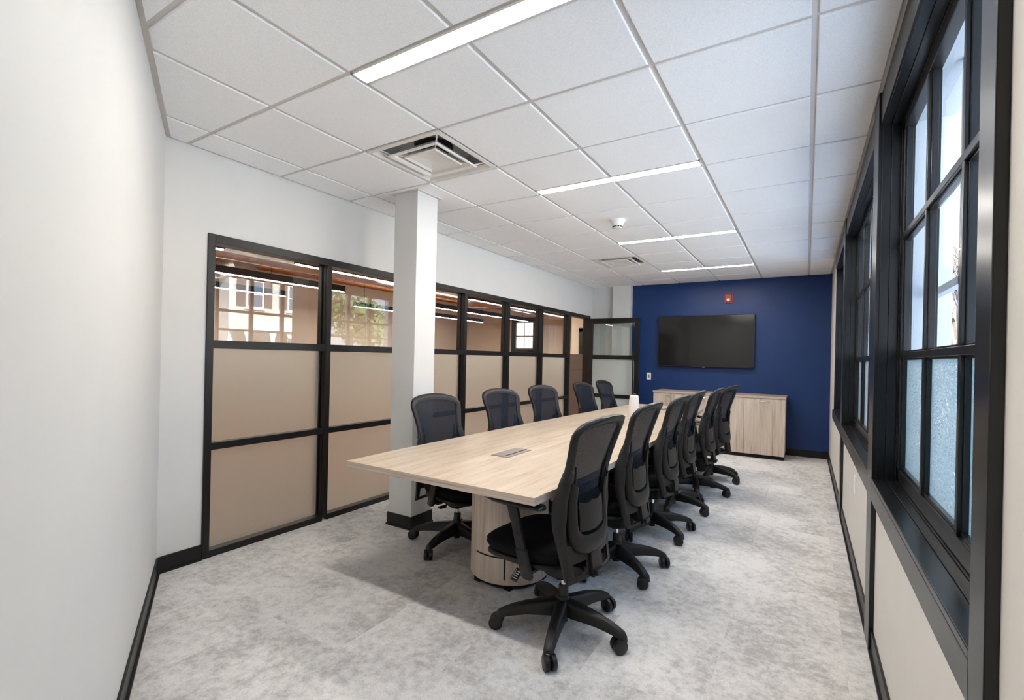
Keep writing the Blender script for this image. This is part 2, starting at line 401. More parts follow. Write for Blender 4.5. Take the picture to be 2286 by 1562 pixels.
# column
co = MB(); co.box(-1.034, -.79, 1.281, 1.512, 0, H-.0005); column = struct(co.build('wall_column', m_wall, bevel=.002))
ba = MB(); ba.box(-1.042, -.782, 1.273, 1.520, 0, .10); ba.box(-1.048, -.776, 1.267, 1.526, 0, .012); ba.build('column_baseboard', m_base, column)
ct = MB(); 
ct.box(-1.06, -.764, 1.255, 1.281, H-.014, H-.006); ct.box(-1.06, -.764, 1.512, 1.538, H-.014, H-.006); ct.box(-1.06, -1.034, 1.281, 1.512, H-.014, H-.006); ct.box(-.79, -.764, 1.281, 1.512, H-.014, H-.006)
ct.build('column_ceiling_trim', m_ceilgrid, column)

# glazed partition (window_4)
gp = sempty('window_4', (XL, 0, 0))
MULL = [1.048, 1.945, 2.853, 3.768, 4.68, 5.62]
fr = MB()
fr.box(-.10, .012, GY0, GY0+.045, 0, GZ1); fr.box(-.10, .012, GY0+.045, GY1, GZ1-.055, GZ1)
fr.build('frame_surround', m_frame, gp, bevel=.002)
for y in MULL:
    mb = MB(); mb.box(-.008, .012, y-.022, y+.022, .045, GZ1-.055); mb.box(-.10, -.008, y-.026, y+.010, .045, GZ1-.055); mb.box(-.06, -.045, y-.036, y-.026, .045, GZ1-.055)
    mb.build('mullion', m_frame, gp, bevel=.0015)
edges_y = [GY0+.045]+MULL
Z1a, Z1b, Z2a, Z2b = 1.375, 1.430, .706, .752
for k in range(6):
    a = edges_y[k]+(.0 if k == 0 else .022); b = edges_y[k+1]-.022
    rb = MB(); rb.box(-.055, .008, a, b, Z1a, Z1b); rb.build('rail', m_frame, gp, bevel=.0015)
    rb = MB(); rb.box(-.055, .008, a, b, Z2a, Z2b); rb.build('rail', m_frame, gp, bevel=.0015)
    rb = MB(); rb.box(-.07, .010, a, b, 0, .045); rb.build('bottom_rail', m_frame, gp, bevel=.0015)
    g = MB(); g.box(-.062, -.056, a-.02, b+.02, Z1b, GZ1-.055); g.f = g.f[1:2]; g.mi = g.mi[:1]; g.build('clear_pane', m_glass, gp)
    g = MB(); g.box(-.062, -.056, a-.02, b+.02, .045, Z1a); g.f = g.f[1:2]; g.mi = g.mi[:1]; g.build('frosted_pane', m_frost, gp)
# door frame and open door
df = sempty('door_1', (XL, 0, 0))
fr = MB(); fr.box(-.10, .012, 6.40, GY1, 0, GZ1-.055); fr.build('door_jamb', m_frame, df, bevel=.002)
door = MB(); DW, DZ = .925, 2.075; DY = 6.42
def dbox(m, x0, x1, z0, z1, y0=-.022, y1=.022): m.box(x0, x1, DY+y0, DY+y1, z0, z1)
dbox(door, .0, .085, .01, DZ); dbox(door, DW-.075, DW, .01, DZ); dbox(door, .085, DW-.075, DZ-.085, DZ); dbox(door, .085, DW-.075, Z1a-.015, Z1b+.005)
dbox(door, .085, DW-.075, .695, .755); dbox(door, .085, DW-.075, .01, .11)
door.build('door_leaf', m_frame, df, bevel=.002)
for nm, z0, z1, mt in (('upper_pane', Z1b+.005, DZ-.085, m_clearf), ('frosted_pane', .755, Z1a-.015, m_frostd), ('frosted_pane', .11, .695, m_frostd)):
    g = MB(); g.box(.085, DW-.075, DY-.003, DY+.003, z0, z1); g.f = g.f[2:3]; g.mi = g.mi[:1]; g.build(nm, mt, df)
hd = MB(); hd.tube([(.845, DY-.075, .60), (.845, DY-.075, 1.50)], .012, 12)
for z in (.72, 1.36): hd.tube([(.845, DY-.075, z), (.885, DY-.02, z)], .008, 10)
hd.build('door_handle', m_black, df, smooth=True)

# window wall with three openings
WIN = [(-.22, 1.35, 3), (1.53, 3.62, 4), (3.80, 5.37, 3)]; SILL, HEAD = .82, 2.50; GX = XR+.09
wr = MB(); y = YE-.05
segs = []
for a, b, n in WIN:
    wr.box(XR, XR+.24, y, a, 0, H+.2); wr.box(XR, XR+.24, a, b, 0, SILL-.02); wr.box(XR, XR+.24, a, b, HEAD, H+.2); y = b
wr.box(XR, XR+.24, y, YB+.12, 0, H+.2)
struct(wr.build('wall_right', m_wallwarm))
bb = MB(); ys = [YE, -.31, 1.35, 1.53, 3.62, 3.80, YB]
bb.box(XR-.010, XR, YE+.02, -.31, 0, .10); bb.box(XR-.020, XR, YE+.02, -.31, 0, .012)
for a, b in ((-.22, 1.35), (1.53, 3.62), (3.80, YB)): bb.box(XR-.010, XR, a, b, 0, .10); bb.box(XR-.020, XR, a, b, 0, .012)
struct(bb.build('baseboard_right', m_base))
XP = XR-.020
for k, (a, b) in enumerate(((-.31, -.22), (1.35, 1.53), (3.62, 3.80))):
    pm = MB(); pm.box(XP, XR+.05, a, b, 0, H-.001); struct(pm.build('trim_%d' % (k+1), m_trim, bevel=.002))
for k, (a, b, n) in enumerate(WIN):
    wn = sempty('window_%d' % (k+1), (XR, (a+b)/2, 0)); yc = (a+b)/2; A, B = a-yc, b-yc
    hc = MB(); hc.box(-.012, .03, A, B, HEAD, H-.012); hc.build('head_casing', m_trim, wn, bevel=.002)
    ap = MB(); ap.box(XP-XR, -.0005, A, B, .715, SILL-.0205); ap.build('apron', m_trim, wn, bevel=.002)
    sl = MB(); sl.box(XP-XR, .035, A, B, SILL-.02, SILL); sl.box(.035, .065, A, B, SILL-.02, SILL+.004); sl.box(.065, .12, A, B, SILL-.02, SILL+.010); sl.build('sill', m_trim, wn, bevel=.0025)
    jl = MB()
    for ya, yb, sg in ((A, A, 1), (B, B, -1)):
        for x0, x1, t in ((-.005, .030, .004), (.030, .066, .010), (.066, .12, .016)):
            jl.box(x0, x1, min(ya, ya+sg*t), max(ya, ya+sg*t), SILL, HEAD)
    for x0, x1, t in ((-.005, .030, .004), (.030, .066, .010), (.066, .12, .016)): jl.box(x0, x1, A, B, HEAD-t, HEAD)
    jl.build('jamb_lining', m_trim, wn, bevel=.0015)
    A2, B2, Z0, Z3 = A+.016, B-.016, SILL+.012, HEAD-.016
    sf = MB(); st = .046
    sf.box(.070, .108, A2, A2+st, Z0, Z3); sf.box(.070, .108, B2-st, B2, Z0, Z3); sf.box(.070, .108, A2, B2, Z0, Z0+.058); sf.box(.070, .108, A2, B2, Z3-.05, Z3)
    sf.box(.078, .100, A2+st, A2+st+.012, Z0, Z3); sf.box(.078, .100, B2-st-.012, B2-st, Z0, Z3); sf.box(.078, .100, A2, B2, Z0+.058, Z0+.070)
    sf.build('window_frame', m_trim, wn, bevel=.002)
    gA, gB, gz0, gz3 = A2+st, B2-st, Z0+.058, Z3-.05
    step = (gB-gA)/n; mz = [1.405, 1.945]
    for q in range(1, n):
        mm = MB(); y = gA+q*step; mm.box(.070, .108, y-.012, y+.012, gz0, gz3); mm.box(.080, .100, y-.020, y+.020, gz0, gz3); mm.build('muntin', m_trim, wn, bevel=.002)
    for z in mz:
        mm = MB(); mm.box(.069, .109, gA, gB, z-.013, z+.013); mm.box(.080, .100, gA, gB, z-.021, z+.021); mm.build('muntin', m_trim, wn, bevel=.002)
    g = MB(); g._a([(.094, gA, mz[0]), (.094, gB, mz[0]), (.094, gB, gz3), (.094, gA, gz3)], [(0, 1, 2, 3)]); g.build('clear_pane', m_wglass, wn)
    g = MB(); g._a([(.094, gA, gz0), (.094, gB, gz0), (.094, gB, mz[0]), (.094, gA, mz[0])], [(0, 1, 2, 3)]); g.build('frosted_pane', m_wfrost, wn)
    # storm window and outer reveal
    ex = MB()
    ex.box(.112, .25, A, A+.03, SILL, HEAD); ex.box(.112, .25, B-.03, B, SILL, HEAD); ex.box(.112, .25, A, B, HEAD-.03, HEAD); ex.box(.112, .28, A, B, SILL-.03, SILL+.015)
    for q in range(1, n):
        y = gA+q*step+.02; ex.box(.17, .20, y-.012, y+.012, SILL, HEAD)
    ex.box(.17, .20, A, B, 1.66, 1.69)
    ex.build('storm_frame', m_vinyl, wn)

# ------------------------------------------------------------------ ceiling things
LL = ['closest linear ceiling light, wide glowing strip cut by the picture top', 'second linear ceiling light, between the square vent and the smoke detector',
      'third linear ceiling light, just beyond the smoke detector', 'linear ceiling light nearest the navy wall, beyond the small far vent']
for k, (j, (a, b)) in enumerate(LIGHTS.items()):
    t = thing('ceiling_light', LL[k], 'light', (0, (a+b)/2, H), 0, 'linear recessed ceiling lights')
    h = MB(); w2 = (b-a)/2; x0, x1 = .006, 2*T_-.006; hi = .012
    h.box(x0, x1, -w2, -w2+hi, -.010, -.0005); h.box(x0, x1, w2-hi, w2, -.010, -.0005); h.box(x0, x0+.008, -w2, w2, -.010, -.0005); h.box(x1-.008, x1, -w2, w2, -.010, -.0005)
    h.build('trim_frame', m_ceilgrid, t)
    e = MB(); e.box(x0+.008, x1-.008, -w2+hi, w2-hi, -.0065, -.0005); e.build('diffuser_lens', m_lamp, t)
def diffuser(i, j, label):
    t = thing('ceiling_vent', label, 'vent', ((i+.5)*T_, (j+.5)*T_, H), 0, 'square ceiling vents')
    def ringp(r, z): return [Vector((x*r, y*r, z)) for x, y in ((-1, -1), (1, -1), (1, 1), (-1, 1))]
    def cone(name, rs, mat, bev=.0):
        m = MB(); m.loft([ringp(r, z) for r, z in rs], closed=True); return m.build(name, mat, t, bevel=bev)
    cone('outer_frame', [(.300, -.0005), (.300, -.009), (.272, -.012), (.250, .012), (.252, .030), (.290, .030)], m_white)
    cone('middle_cone', [(.208, -.016), (.200, -.024), (.176, -.016), (.150, .030), (.146, .030), (.170, -.006)], m_white)
    m = MB(); m.loft([ringp(.105, .020), ringp(.136, -.012), ringp(.130, -.020), ringp(.114, -.010), ringp(.050, .004), ringp(.001, .006)], closed=False); m.build('inner_cone', m_white, t)
    m = MB(); m.loft([ringp(.300, .031), ringp(.256, .031), ringp(.246, .085), ringp(.001, .086)], cap=False); m.build('duct_throat', m_galvd, t)
    m = MB(); m.lathe([(.001, .080), (.125, .080), (.128, .0855), (.001, .0855)], 32); m.build('duct_mouth', m_dark, t)
    for sx, sy in ((1, 1), (-1, 1), (1, -1), (-1, -1)):
        m = MB(); m.tube([(sx*.246, sy*.246, .02), (sx*.19, sy*.19, -.008), (sx*.12, sy*.12, -.004)], .0045, 6); m.build('strut', m_whitep, t)
    return t
diffuser(-1, 1, 'large square louvred ceiling vent above the white column')
diffuser(-1, 7, 'small-looking far square ceiling vent past the smoke detector')
t = thing('smoke_detector', 'round white smoke detector on a ceiling tile', 'smoke detector', (.305, 2.745, H-.009))
m = MB(); m.lathe([(.001, 0), (.072, 0), (.074, -.006), (.068, -.014), (.064, -.020), (.050, -.048), (.047, -.054)], 36); m.build('base_ring', m_whitep, t, smooth=True)
m = MB(); m.lathe([(.036, -.050), (.042, -.055), (.043, -.072), (.037, -.079), (.001, -.080)], 36); m.build('sensor_head', m_white, t, smooth=True)
m = MB()
for k in range(12):
    a = k*math.pi/6; m.box(-.008, .008, -.003, .003, -.067, -.060, T=Matrix.Translation((.0432*math.cos(a), .0432*math.sin(a), 0)) @ Matrix.Rotation(a+math.pi/2, 4, 'Z'))
m.build('sensor_slot', m_dark, t)

# ------------------------------------------------------------------ back wall things
t = thing('television', 'large black flat television mounted on the navy wall', 'television', (.413, 6.56, 1.27))
m = MB(); m.box(-.726, .726, -.020, .016, 0, .828); m.build('bezel', m_blackg, t, bevel=.004)
m = MB(); m.box(-.718, .718, -.0225, -.0195, .014, .820); m.build('screen', m_screen, t)
m = MB(); m.box(-.35, .35, .016, .0545, .2, .62); m.build('wall_mount', m_black, t, bevel=.004)
m = MB(); m.box(-.02, .02, -.024, -.018, -.006, .004); m.build('sensor_bar', m_greyplate, t, bevel=.001)
t = thing('fire_alarm', 'red fire alarm strobe on the navy wall above the television', 'alarm', (.756, YB, 2.356))
m = MB(); m.box(-.062, .062, -.022, 0, -.077, .077); m.build('back_box', m_red, t, bevel=.008, seg=3)
m = MB(); m.box(-.044, .044, -.045, -.022, -.055, .058); m.build('horn_cover', m_red2, t, bevel=.008, seg=3)
m = MB(); m.lathe([(.001, -.02), (.022, -.018), (.028, -.004), (.028, .012)], 20, T=Matrix.Translation((0, -.056, -.026)) @ Matrix.Rotation(R(-90), 4, 'X')); m.build('strobe_lens', m_strobe, t, smooth=True)
m = MB()
for k in range(4): m.box(-.026, .026, -.0465, -.0445, .018+k*.009, .022+k*.009)
m.build('horn_slot', m_red, t)
t = thing('light_switch', 'white wall switch plate on the navy wall beside the open door', 'switch', (-.482, YB, 1.09))
m = MB(); m.box(-.038, .038, -.006, 0, -.060, .060); m.build('plate', m_whitep, t, bevel=.003)
m = MB(); m.box(-.014, .014, -.010, -.006, -.030, .030); m.build('rocker', m_greyplate, t, bevel=.002)
t = thing('wall_outlet', 'white wall outlet low on the cream wall under the second window', 'outlet', (XR, 2.43, .56))
m = MB(); m.box(-.006, 0, -.038, .038, -.060, .060); m.build('plate', m_whitep, t, bevel=.002)
m = MB(); m.box(-.009, -.006, -.017, .017, .008, .038); m.box(-.009, -.006, -.017, .017, -.038, -.008); m.build('socket_face', m_whitep, t, bevel=.002)

# credenza
CX0, CX1, CY0, CY1 = -.25, 1.585, 6.075, 6.600
t = thing('credenza', 'long oak laminate credenza standing against the navy wall', 'cabinet', (0, 0, 0))
m = MB(); m.box(CX0+.004, CX1-.004, CY0+.022, CY1, .05, .855); m.build('cabinet_body', m_ped, t, bevel=.001)
m = MB(); m.box(CX0-.006, CX1+.006, CY0-.006, CY1+.006, .856, .886); m.build('worktop', [m_top2], t, bevel=.001)
m = MB(); m.box(CX0-.007, CX1+.007, CY0-.0075, CY0-.0055, .856, .885); m.build('worktop_edge', m_edgex, t)
m = MB(); m.box(CX0+.01, CX1-.01, CY0+.03, CY1, 0, .05); m.build('plinth', m_dark, t)
ds = [CX0, .27, .667, 1.062, CX1]
for k in range(4):
    a, b = ds[k]+.0015, ds[k+1]-.0015
    m = MB(); m.box(a, b, CY0, CY0+.020, .055, .851); dd = m.build('cabinet_door', m_ped, t, bevel=.001)
    cxm = (a+b)/2; h = MB(); h.tube([(cxm-.066, CY0-.002, .812), (cxm-.058, CY0-.022, .812), (cxm-.03, CY0-.026, .812), (cxm+.03, CY0-.026, .812), (cxm+.058, CY0-.022, .812), (cxm+.062, CY0-.002, .812)], .0065, 10)
    h.build('handle', m_chrome, dd, smooth=True)

# ------------------------------------------------------------------ table
TZ = .74; TT = .036
left = [(-.445, .39), (-.458, .8), (-.446, 1.5), (-.420, 2.3), (-.385, 3.1), (-.340, 3.9), (-.300, 4.5), (-.258, 5.17)]
right = [(.66, 5.19), (.715, 4.5), (.752, 3.9), (.795, 3.1), (.825, 2.3), (.838, 1.5), (.832, .9), (.807, .385)]
out = left+right
tb = thing('conference_table', 'long boat-shaped oak laminate conference table down the middle of the room', 'table', (0, 0, 0))
m = MB(); m.prism(out, TZ-.002, TZ); m.build('tabletop', m_table, tb)
n = len(out); m = MB()
cxt, cyt = .2, 2.8
for k in range(n):
    a, b = out[k], out[(k+1) % n]; mi = 1 if abs(a[0]-b[0]) > abs(a[1]-b[1]) else 0
    m._a([(a[0], a[1], TZ-TT), (b[0], b[1], TZ-TT), (b[0], b[1], TZ-.002), (a[0], a[1], TZ-.002)], [(0, 1, 2, 3)], mi)
m._a([(x, y, TZ-TT) for x, y in out], [tuple(range(n))[::-1]], 0)
m.build('table_edge', [m_edge, m_edgex], tb)
def pedestal(cx, cy, a=.245, b=.225, facing=-1):
    N = 64; el = lambda k, ex=0: (cx+(a+ex)*math.cos(k), cy+(b+ex)*math.sin(k))
    m = MB(); m.prism([el(2*math.pi*i/N) for i in range(N)], .035, TZ-TT-.001); pd = m.build('pedestal', m_ped, tb, smooth=True)
    m = MB(); m.prism([el(2*math.pi*i/N, -.02) for i in range(N)], .012, .035)
    for ang in (-120, -60, 20, 160): x, y = el(R(ang), -.03); m.box(x-.02, x+.02, y-.02, y+.02, 0, .035)
    m.build('plinth', m_dark, tb)
    # access hatch on the curved front: raised panel plus dark reveal
    a0, a1 = R(-113), R(-67) ; rr = 16
    m = MB(); lo, hi = .066, .190
    for k in range(rr):
        t0, t1 = a0+(a1-a0)*k/rr, a0+(a1-a0)*(k+1)/rr
        P = [el(t0, .001), el(t1, .001), el(t1, .006), el(t0, .006)]
        m.prism(P, lo, hi)
    m.build('hatch', m_ped, pd, smooth=True)
    m = MB()
    for k in range(rr):
        t0, t1 = a0+(a1-a0)*k/rr, a0+(a1-a0)*(k+1)/rr
        P = [el(t0, .0005), el(t1, .0005), el(t1, .0045), el(t0, .0045)]; m.prism(P, hi, hi+.006)
    t0, t1 = a1, a1+R(2); P = [el(t0, .0005), el(t1, .0005), el(t1, .0045), el(t0, .0045)]; m.prism(P, lo, hi+.006)
    m.build('hatch_gap', m_dark, pd)
pedestal(.245, 1.08); pedestal(.22, 4.45)
def grommet(x0, x1, y0, y1, label):
    o = thing('power_hatch', label, 'power outlet', ((x0+x1)/2, (y0+y1)/2, TZ), 0, 'power hatches in the tabletop')
    w2, l2 = (x1-x0)/2, (y1-y0)/2
    m = MB(); m.box(-w2, w2, -l2, l2, .0003, .003); m.build('frame_plate', m_greyplate, o, bevel=.001)
    m = MB(); m.box(-w2+.006, w2-.042, -l2+.008, l2-.008, .003, .005); m.build('flap', m_greyplate, o, bevel=.001)
    m = MB(); m.box(w2-.042, w2-.034, -l2+.03, l2-.01, .0031, .0042); m.build('cable_slot', m_dark, o)
grommet(.132, .262, 1.017, 1.315, 'grey power hatch set in the tabletop near its broad close end')
grommet(.215, .330, 4.50, 4.76, 'grey power hatch in the tabletop behind the white speaker')
# white speaker
sp = thing('conference_speaker', 'white tapered cylindrical speaker with leather loop on the tabletop', 'speaker', (.292, 3.39, TZ))
m = MB(); m.lathe([(.001, .0), (.056, .0), (.058, .004), (.058, .020), (.055, .024)], 40); m.build('base', m_whitep, sp, smooth=True)
m = MB(); m.lathe([(.054, .022), (.057, .030), (.058, .07), (.055, .14), (.050, .20), (.046, .238), (.042, .248), (.034, .252), (.001, .252)], 40); m.build('body', m_fabricw, sp, smooth=True)
m = MB(); m.tube([(-.022, 0, .250), (-.018, 0, .262), (0, 0, .267), (.018, 0, .262), (.022, 0, .250)], .006, 8, flat=.5); m.build('leather_loop', m_leather, sp, smooth=True)

# ------------------------------------------------------------------ chair
WID = [(.34, .205), (.42, .212), (.50, .226), (.60, .240), (.68, .240), (.76, .218), (.82, .202), (.87, .200), (.93, .210), (.985, .222), (1.02, .226), (1.045, .215), (1.065, .190), (1.078, .15)]
DEP = [(.34, .170), (.45, .152), (.58, .132), (.70, .126), (.80, .138), (.90, .168), (1.0, .204), (1.09, .240)]
def S(u, z, off=0.0): return Vector((u, -(lerp(DEP, z) - .045*(u/.24)**2)-off, z))
def outline(inset=0.0, zlo=.34):
    """half outline from the bottom up to the crown, as (u, z)"""
    zs = [.34, .40, .46, .52, .58, .64, .70, .75, .79, .82, .85, .88, .92, .96, .99, 1.015, 1.035, 1.05, 1.063, 1.072]
    pts = [(lerp(WID, z)-inset, z-(inset if z > 1.03 else 0)) for z in zs if z >= zlo]
    pts += [(.125-inset*.3, 1.082-inset), (.09, 1.087-inset), (.045, 1.090-inset), (0, 1.091-inset)]
    return pts
def strip(pairs, t0, t1):
    """solid band on the curved back between outer and inner (u,z) pairs, from offset t0 to t1"""
    rings = []
    for (a, b) in pairs:
        rings.append([S(*a, t0), S(*b, t0), S(*b, t1), S(*a, t1)])
    return rings
def make_chair():
    t = thing('office_chair', '', 'chair', group='mesh-back office chairs around the conference table')
    # base
    m = MB()
    for k in range(5):
        a = k*2*math.pi/5; rot = Matrix.Rotation(a, 4, 'Z'); rings = []
        for r, w2, zt, zb in ((.022, .028, .158, .082), (.06, .032, .152, .080), (.12, .030, .145, .082), (.19, .027, .134, .082), (.25, .025, .119, .076), (.295, .024, .103, .068), (.324, .022, .090, .066), (.336, .014, .078, .068)):
            prof = [(-w2, zb), (-w2*.98, zt-.012), (-w2*.62, zt), (w2*.62, zt), (w2*.98, zt-.012), (w2, zb), (w2*.5, zb+.004), (-w2*.5, zb+.004)]
            rings.append([rot @ Vector((r, y, z)) for y, z in prof])
        m.loft(rings)
    m.lathe([(.036, .078), (.038, .09), (.038, .14), (.034, .158), (.028, .170)], 28); m.lathe([(.024, .042), (.024, .09)], 20)
    base = m.build('star_base', m_black, t, smooth=True, angle=50)
    for k in range(5):
        a = k*2*math.pi/5; sw = a+.9+.7*k; px, py = .318*math.cos(a), .318*math.sin(a)
        T = Matrix.Translation((px, py, 0)) @ Matrix.Rotation(sw, 4, 'Z')
        m = MB(); W = lambda y0, y1: m.lathe([(.001, y0), (.030, y0), (.034, y0+.003), (.034, y1-.003), (.030, y1), (.001, y1)], 24, T=T @ Matrix.Translation((-.018, 0, .034)) @ Matrix.Rotation(R(90), 4, 'X'))
        W(-.028, -.005); W(.005, .028)
        m.box(-.030, .010, -.006, .006, .018, .050, T=T)
        m.lathe([(.024, .048), (.025, .056), (.022, .068), (.012, .074)], 16, T=T)
        m.build('caster', m_blackg, base, smooth=True)
    m = MB(); m.lathe([(.025, .165), (.025, .218), (.022, .222)], 24, mi=0); m.lathe([(.013, .222), (.013, .275)], 20, mi=1); m.build('gas_column', [m_blackg, m_chrome], t, smooth=True)
    # mechanism under the seat
    m = MB(); 
    ring = lambda y, w2, z0, z1: [Vector((-w2, y, z1)), Vector((w2, y, z1)), Vector((w2, y, z0+.015)), Vector((w2*.7, y, z0)), Vector((-w2*.7, y, z0)), Vector((-w2, y, z0+.015))]
    m.loft([ring(-.13, .05, .315, .355), ring(-.06, .07, .275, .365), ring(.0, .075, .262, .372), ring(.06, .075, .270, .375), ring(.16, .06, .325, .378)])
    m.box(-.035, .035, -.21, -.10, .335, .36)
    m.build('mechanism', m_black, t, bevel=.004)
    # lever paddles with printed icons (left side)
    m = MB(); m.tube([(-.07, .06, .34), (-.18, .10, .338), (-.215, .115, .335)], .006, 8)
    TT_ = Matrix.Translation((-.235, .12, .318)) @ Matrix.Rotation(R(-35), 4, 'Y') @ Matrix.Rotation(R(18), 4, 'X')
    m.box(-.032, .030, -.017, .017, -.006, .006, T=TT_); lv = m.build('lever', m_blackg, t, bevel=.003)
    m = MB()
    for q in range(4): m.box(-.024+q*.012, -.019+q*.012, -.011, .004+.003*(q % 3), .0062, .0072, T=TT_)
    m.box(-.026, .022, .010, .012, .0062, .0072, T=TT_); m.build('lever_icon', m_icon, lv)
    m = MB(); m.tube([(.07, .05, .34), (.20, .09, .33)], .006, 8); m.box(.19, .245, .07, .105, .322, .334); m.build('lever', m_blackg, t, bevel=.003)
    # seat pan
    def slab(y0, y1, hw, z0, z1, N=40, dip=0.0, p=4.0, wf=0.0, mid=.5):
        rings = []
        lv = [(0, .86), (.15, .95), (.45, 1.0), (.75, .985), (.92, .94), (1.0, .84)]
        cy, hl = (y0+y1)/2, (y1-y0)/2
        for tz, kk in lv:
            z = z0+(z1-z0)*tz; r = []
            for i in range(N):
                a = 2*math.pi*i/N; c, s_ = math.cos(a), math.sin(a)
                x = hw*kk*abs(c)**(2/p)*(1 if c >= 0 else -1); y = hl*kk*abs(s_)**(2/p)*(1 if s_ >= 0 else -1)
                zz = z
                if s_ > 0: zz -= wf*(max(0, y/hl))**3*(.4+.6*tz)
                r.append(Vector((x*(1-.06*max(0, -y/hl)), cy+y, zz)))
            rings.append(r)
        top = []
        for kk, dz in ((.6, .008-dip*.5), (.25, .008-dip)):
            r = []
            for i in range(N):
                a = 2*math.pi*i/N; c, s_ = math.cos(a), math.sin(a)
                x = hw*kk*abs(c)**(2/p)*(1 if c >= 0 else -1); y = hl*kk*abs(s_)**(2/p)*(1 if s_ >= 0 else -1)
                zz = z1+dz
                if s_ > 0: zz -= wf*(max(0, y/hl))**3
                r.append(Vector((x, cy+y, zz)))
            top.append(r)
        return rings+top
    m = MB(); m.loft(slab(-.120, .375, .250, .392, .470, wf=.02, dip=.012)); seat = m.build('seat', m_seat, t, smooth=True, angle=180)
    m = MB(); sm = [Vector(v) for v in slab(-.120, .375, .2505, .392, .470, wf=.02)[3]]; m.tube(sm+[sm[0]], .0022, 6, cap=False); m.build('seat_piping', m_seat, seat, smooth=True)
    m = MB(); m.loft(slab(-.10, .368, .246, .362, .398, wf=.012)[:5]); m.build('seat_pan', m_black, t, smooth=True, angle=60)
    # arms
    for sg in (-1, 1):
        m = MB()
        m.box(min(sg*.06, sg*.26), max(sg*.06, sg*.26), .02, .09, .352, .366)
        rings = []
        for z, y, x, wy, wx in ((.335, .030, .268, .020, .010), (.350, .034, .270, .030, .015), (.41, .050, .272, .030, .015), (.465, .066, .273, .030, .015), (.466, .066, .273, .026, .012), (.56, .094, .274, .025, .012), (.655, .124, .272, .030, .013)):
            rings.append([Vector((sg*x+ax*wx, y+ay*wy, z)) for ax, ay in ((-1, -.8), (-.6, -1), (.6, -1), (1, -.8), (1, .8), (.6, 1), (-.6, 1), (-1, .8))])
        m.loft(rings); m.lathe([(.013, 0), (.013, .004), (.001, .005)], 16, T=Matrix.Translation((sg*.285, .085, .53)) @ Matrix.Rotation(R(90*sg), 4, 'Y'))
        arm = m.build('armrest', m_black, t, smooth=True, angle=45)
        m = MB(); rings = []
        N = 20
        for y, w2, zc, th in ((-.045, .020, .672, .008), (-.030, .038, .674, .013), (.03, .045, .672, .015), (.13, .044, .668, .016), (.23, .042, .670, .015), (.285, .036, .678, .012), (.305, .018, .682, .007)):
            rings.append([Vector((sg*.258+w2*math.cos(2*math.pi*i/N), y, zc+th*math.sin(2*math.pi*i/N))) for i in range(N)])
        m.loft(rings); m.build('arm_pad', m_blackg, arm, smooth=True, angle=60)
    # back: mesh, frame, lower shell, lumbar pad
    o = outline(.012, .46); N = 16; m = MB(); rows = []
    for (uu, zz) in o[:-1]:
        zz2 = zz; rows.append([S(-uu+2*uu*i/N, zz2, 0) for i in range(N+1)])
    vs = [v for r in rows for v in r]; fs = [(r*(N+1)+i, r*(N+1)+i+1, (r+1)*(N+1)+i+1, (r+1)*(N+1)+i) for r in range(len(rows)-1) for i in range(N)]
    m._a(vs, fs); m.build('mesh_back', m_mesh, t, smooth=True, angle=180)
    # upper frame loop
    oo = outline(0, .78); path = [(-u, z) for u, z in oo]+[(u, z) for u, z in reversed(oo[:-1])]
    rings = []
    for i, (u, z) in enumerate(path):
        a, b = path[max(0, i-1)], path[min(len(path)-1, i+1)]; tx, tz = b[0]-a[0], b[1]-a[1]; l_ = math.hypot(tx, tz); nx, nz = tz/l_, -tx/l_   # inward normal
        P = lambda s_, off: S(u+nx*s_, z+nz*s_, off)
        wd = .034 if z < 1.04 else .037
        rings.append([P(-.004, -.004), P(wd*.45, -.009), P(wd, -.004), P(wd+.001, .004), P(wd*.75, .014), P(wd*.3, .027), P(-.003, .024), P(-.009, .010)])
    m = MB(); m.loft(rings); m.build('back_frame', m_black, t, smooth=True, angle=70)
    # lower side rails and U shaped carrier
    m = MB()
    zsl = [.345, .40, .46, .52, .58, .64, .70, .75, .79, .815, .835]
    for sg in (-1, 1):
        rings = []
        for z in zsl:
            wo = lerp(WID, z); wi = wo-lerp([(.34, .030), (.5, .034), (.62, .05), (.74, .050), (.835, .036)], z); bulge = lerp([(.34, .012), (.5, .022), (.66, .040), (.78, .034), (.835, .020)], z)
            rings.append([S(sg*wo, z, -.010), S(sg*(wo*.5+wi*.5), z, -.014), S(sg*wi, z, -.008), S(sg*wi, z, bulge*.7), S(sg*(wo*.45+wi*.55), z, bulge), S(sg*(wo-.004), z, bulge*.8), S(sg*(wo+.004), z, .006)])
        m.loft(rings)
    # bottom panel with two slots
    def panel(u0, u1, z0, z1, t0, t1, N=8):
        r = [[S(u0+(u1-u0)*i/N, z0, t0), S(u0+(u1-u0)*i/N, z1, t0), S(u0+(u1-u0)*i/N, z1, t1), S(u0+(u1-u0)*i/N, z0, t1)] for i in range(N+1)]; m.loft(r)
    panel(-.20, .20, .415, .50, .002, .012); panel(-.205, .205, .335, .352, .0, .014); panel(-.205, -.165, .35, .42, .002, .012, 3); panel(.165, .205, .35, .42, .002, .012, 3); panel(-.06, .06, .35, .42, .002, .012, 3)
    panel(-.048, .048, .33, .47, .012, .028, 4)
    m.build('back_shell', m_black, t, smooth=True, angle=45)
    # U carrier
    K = 28; outer = []; inner = []
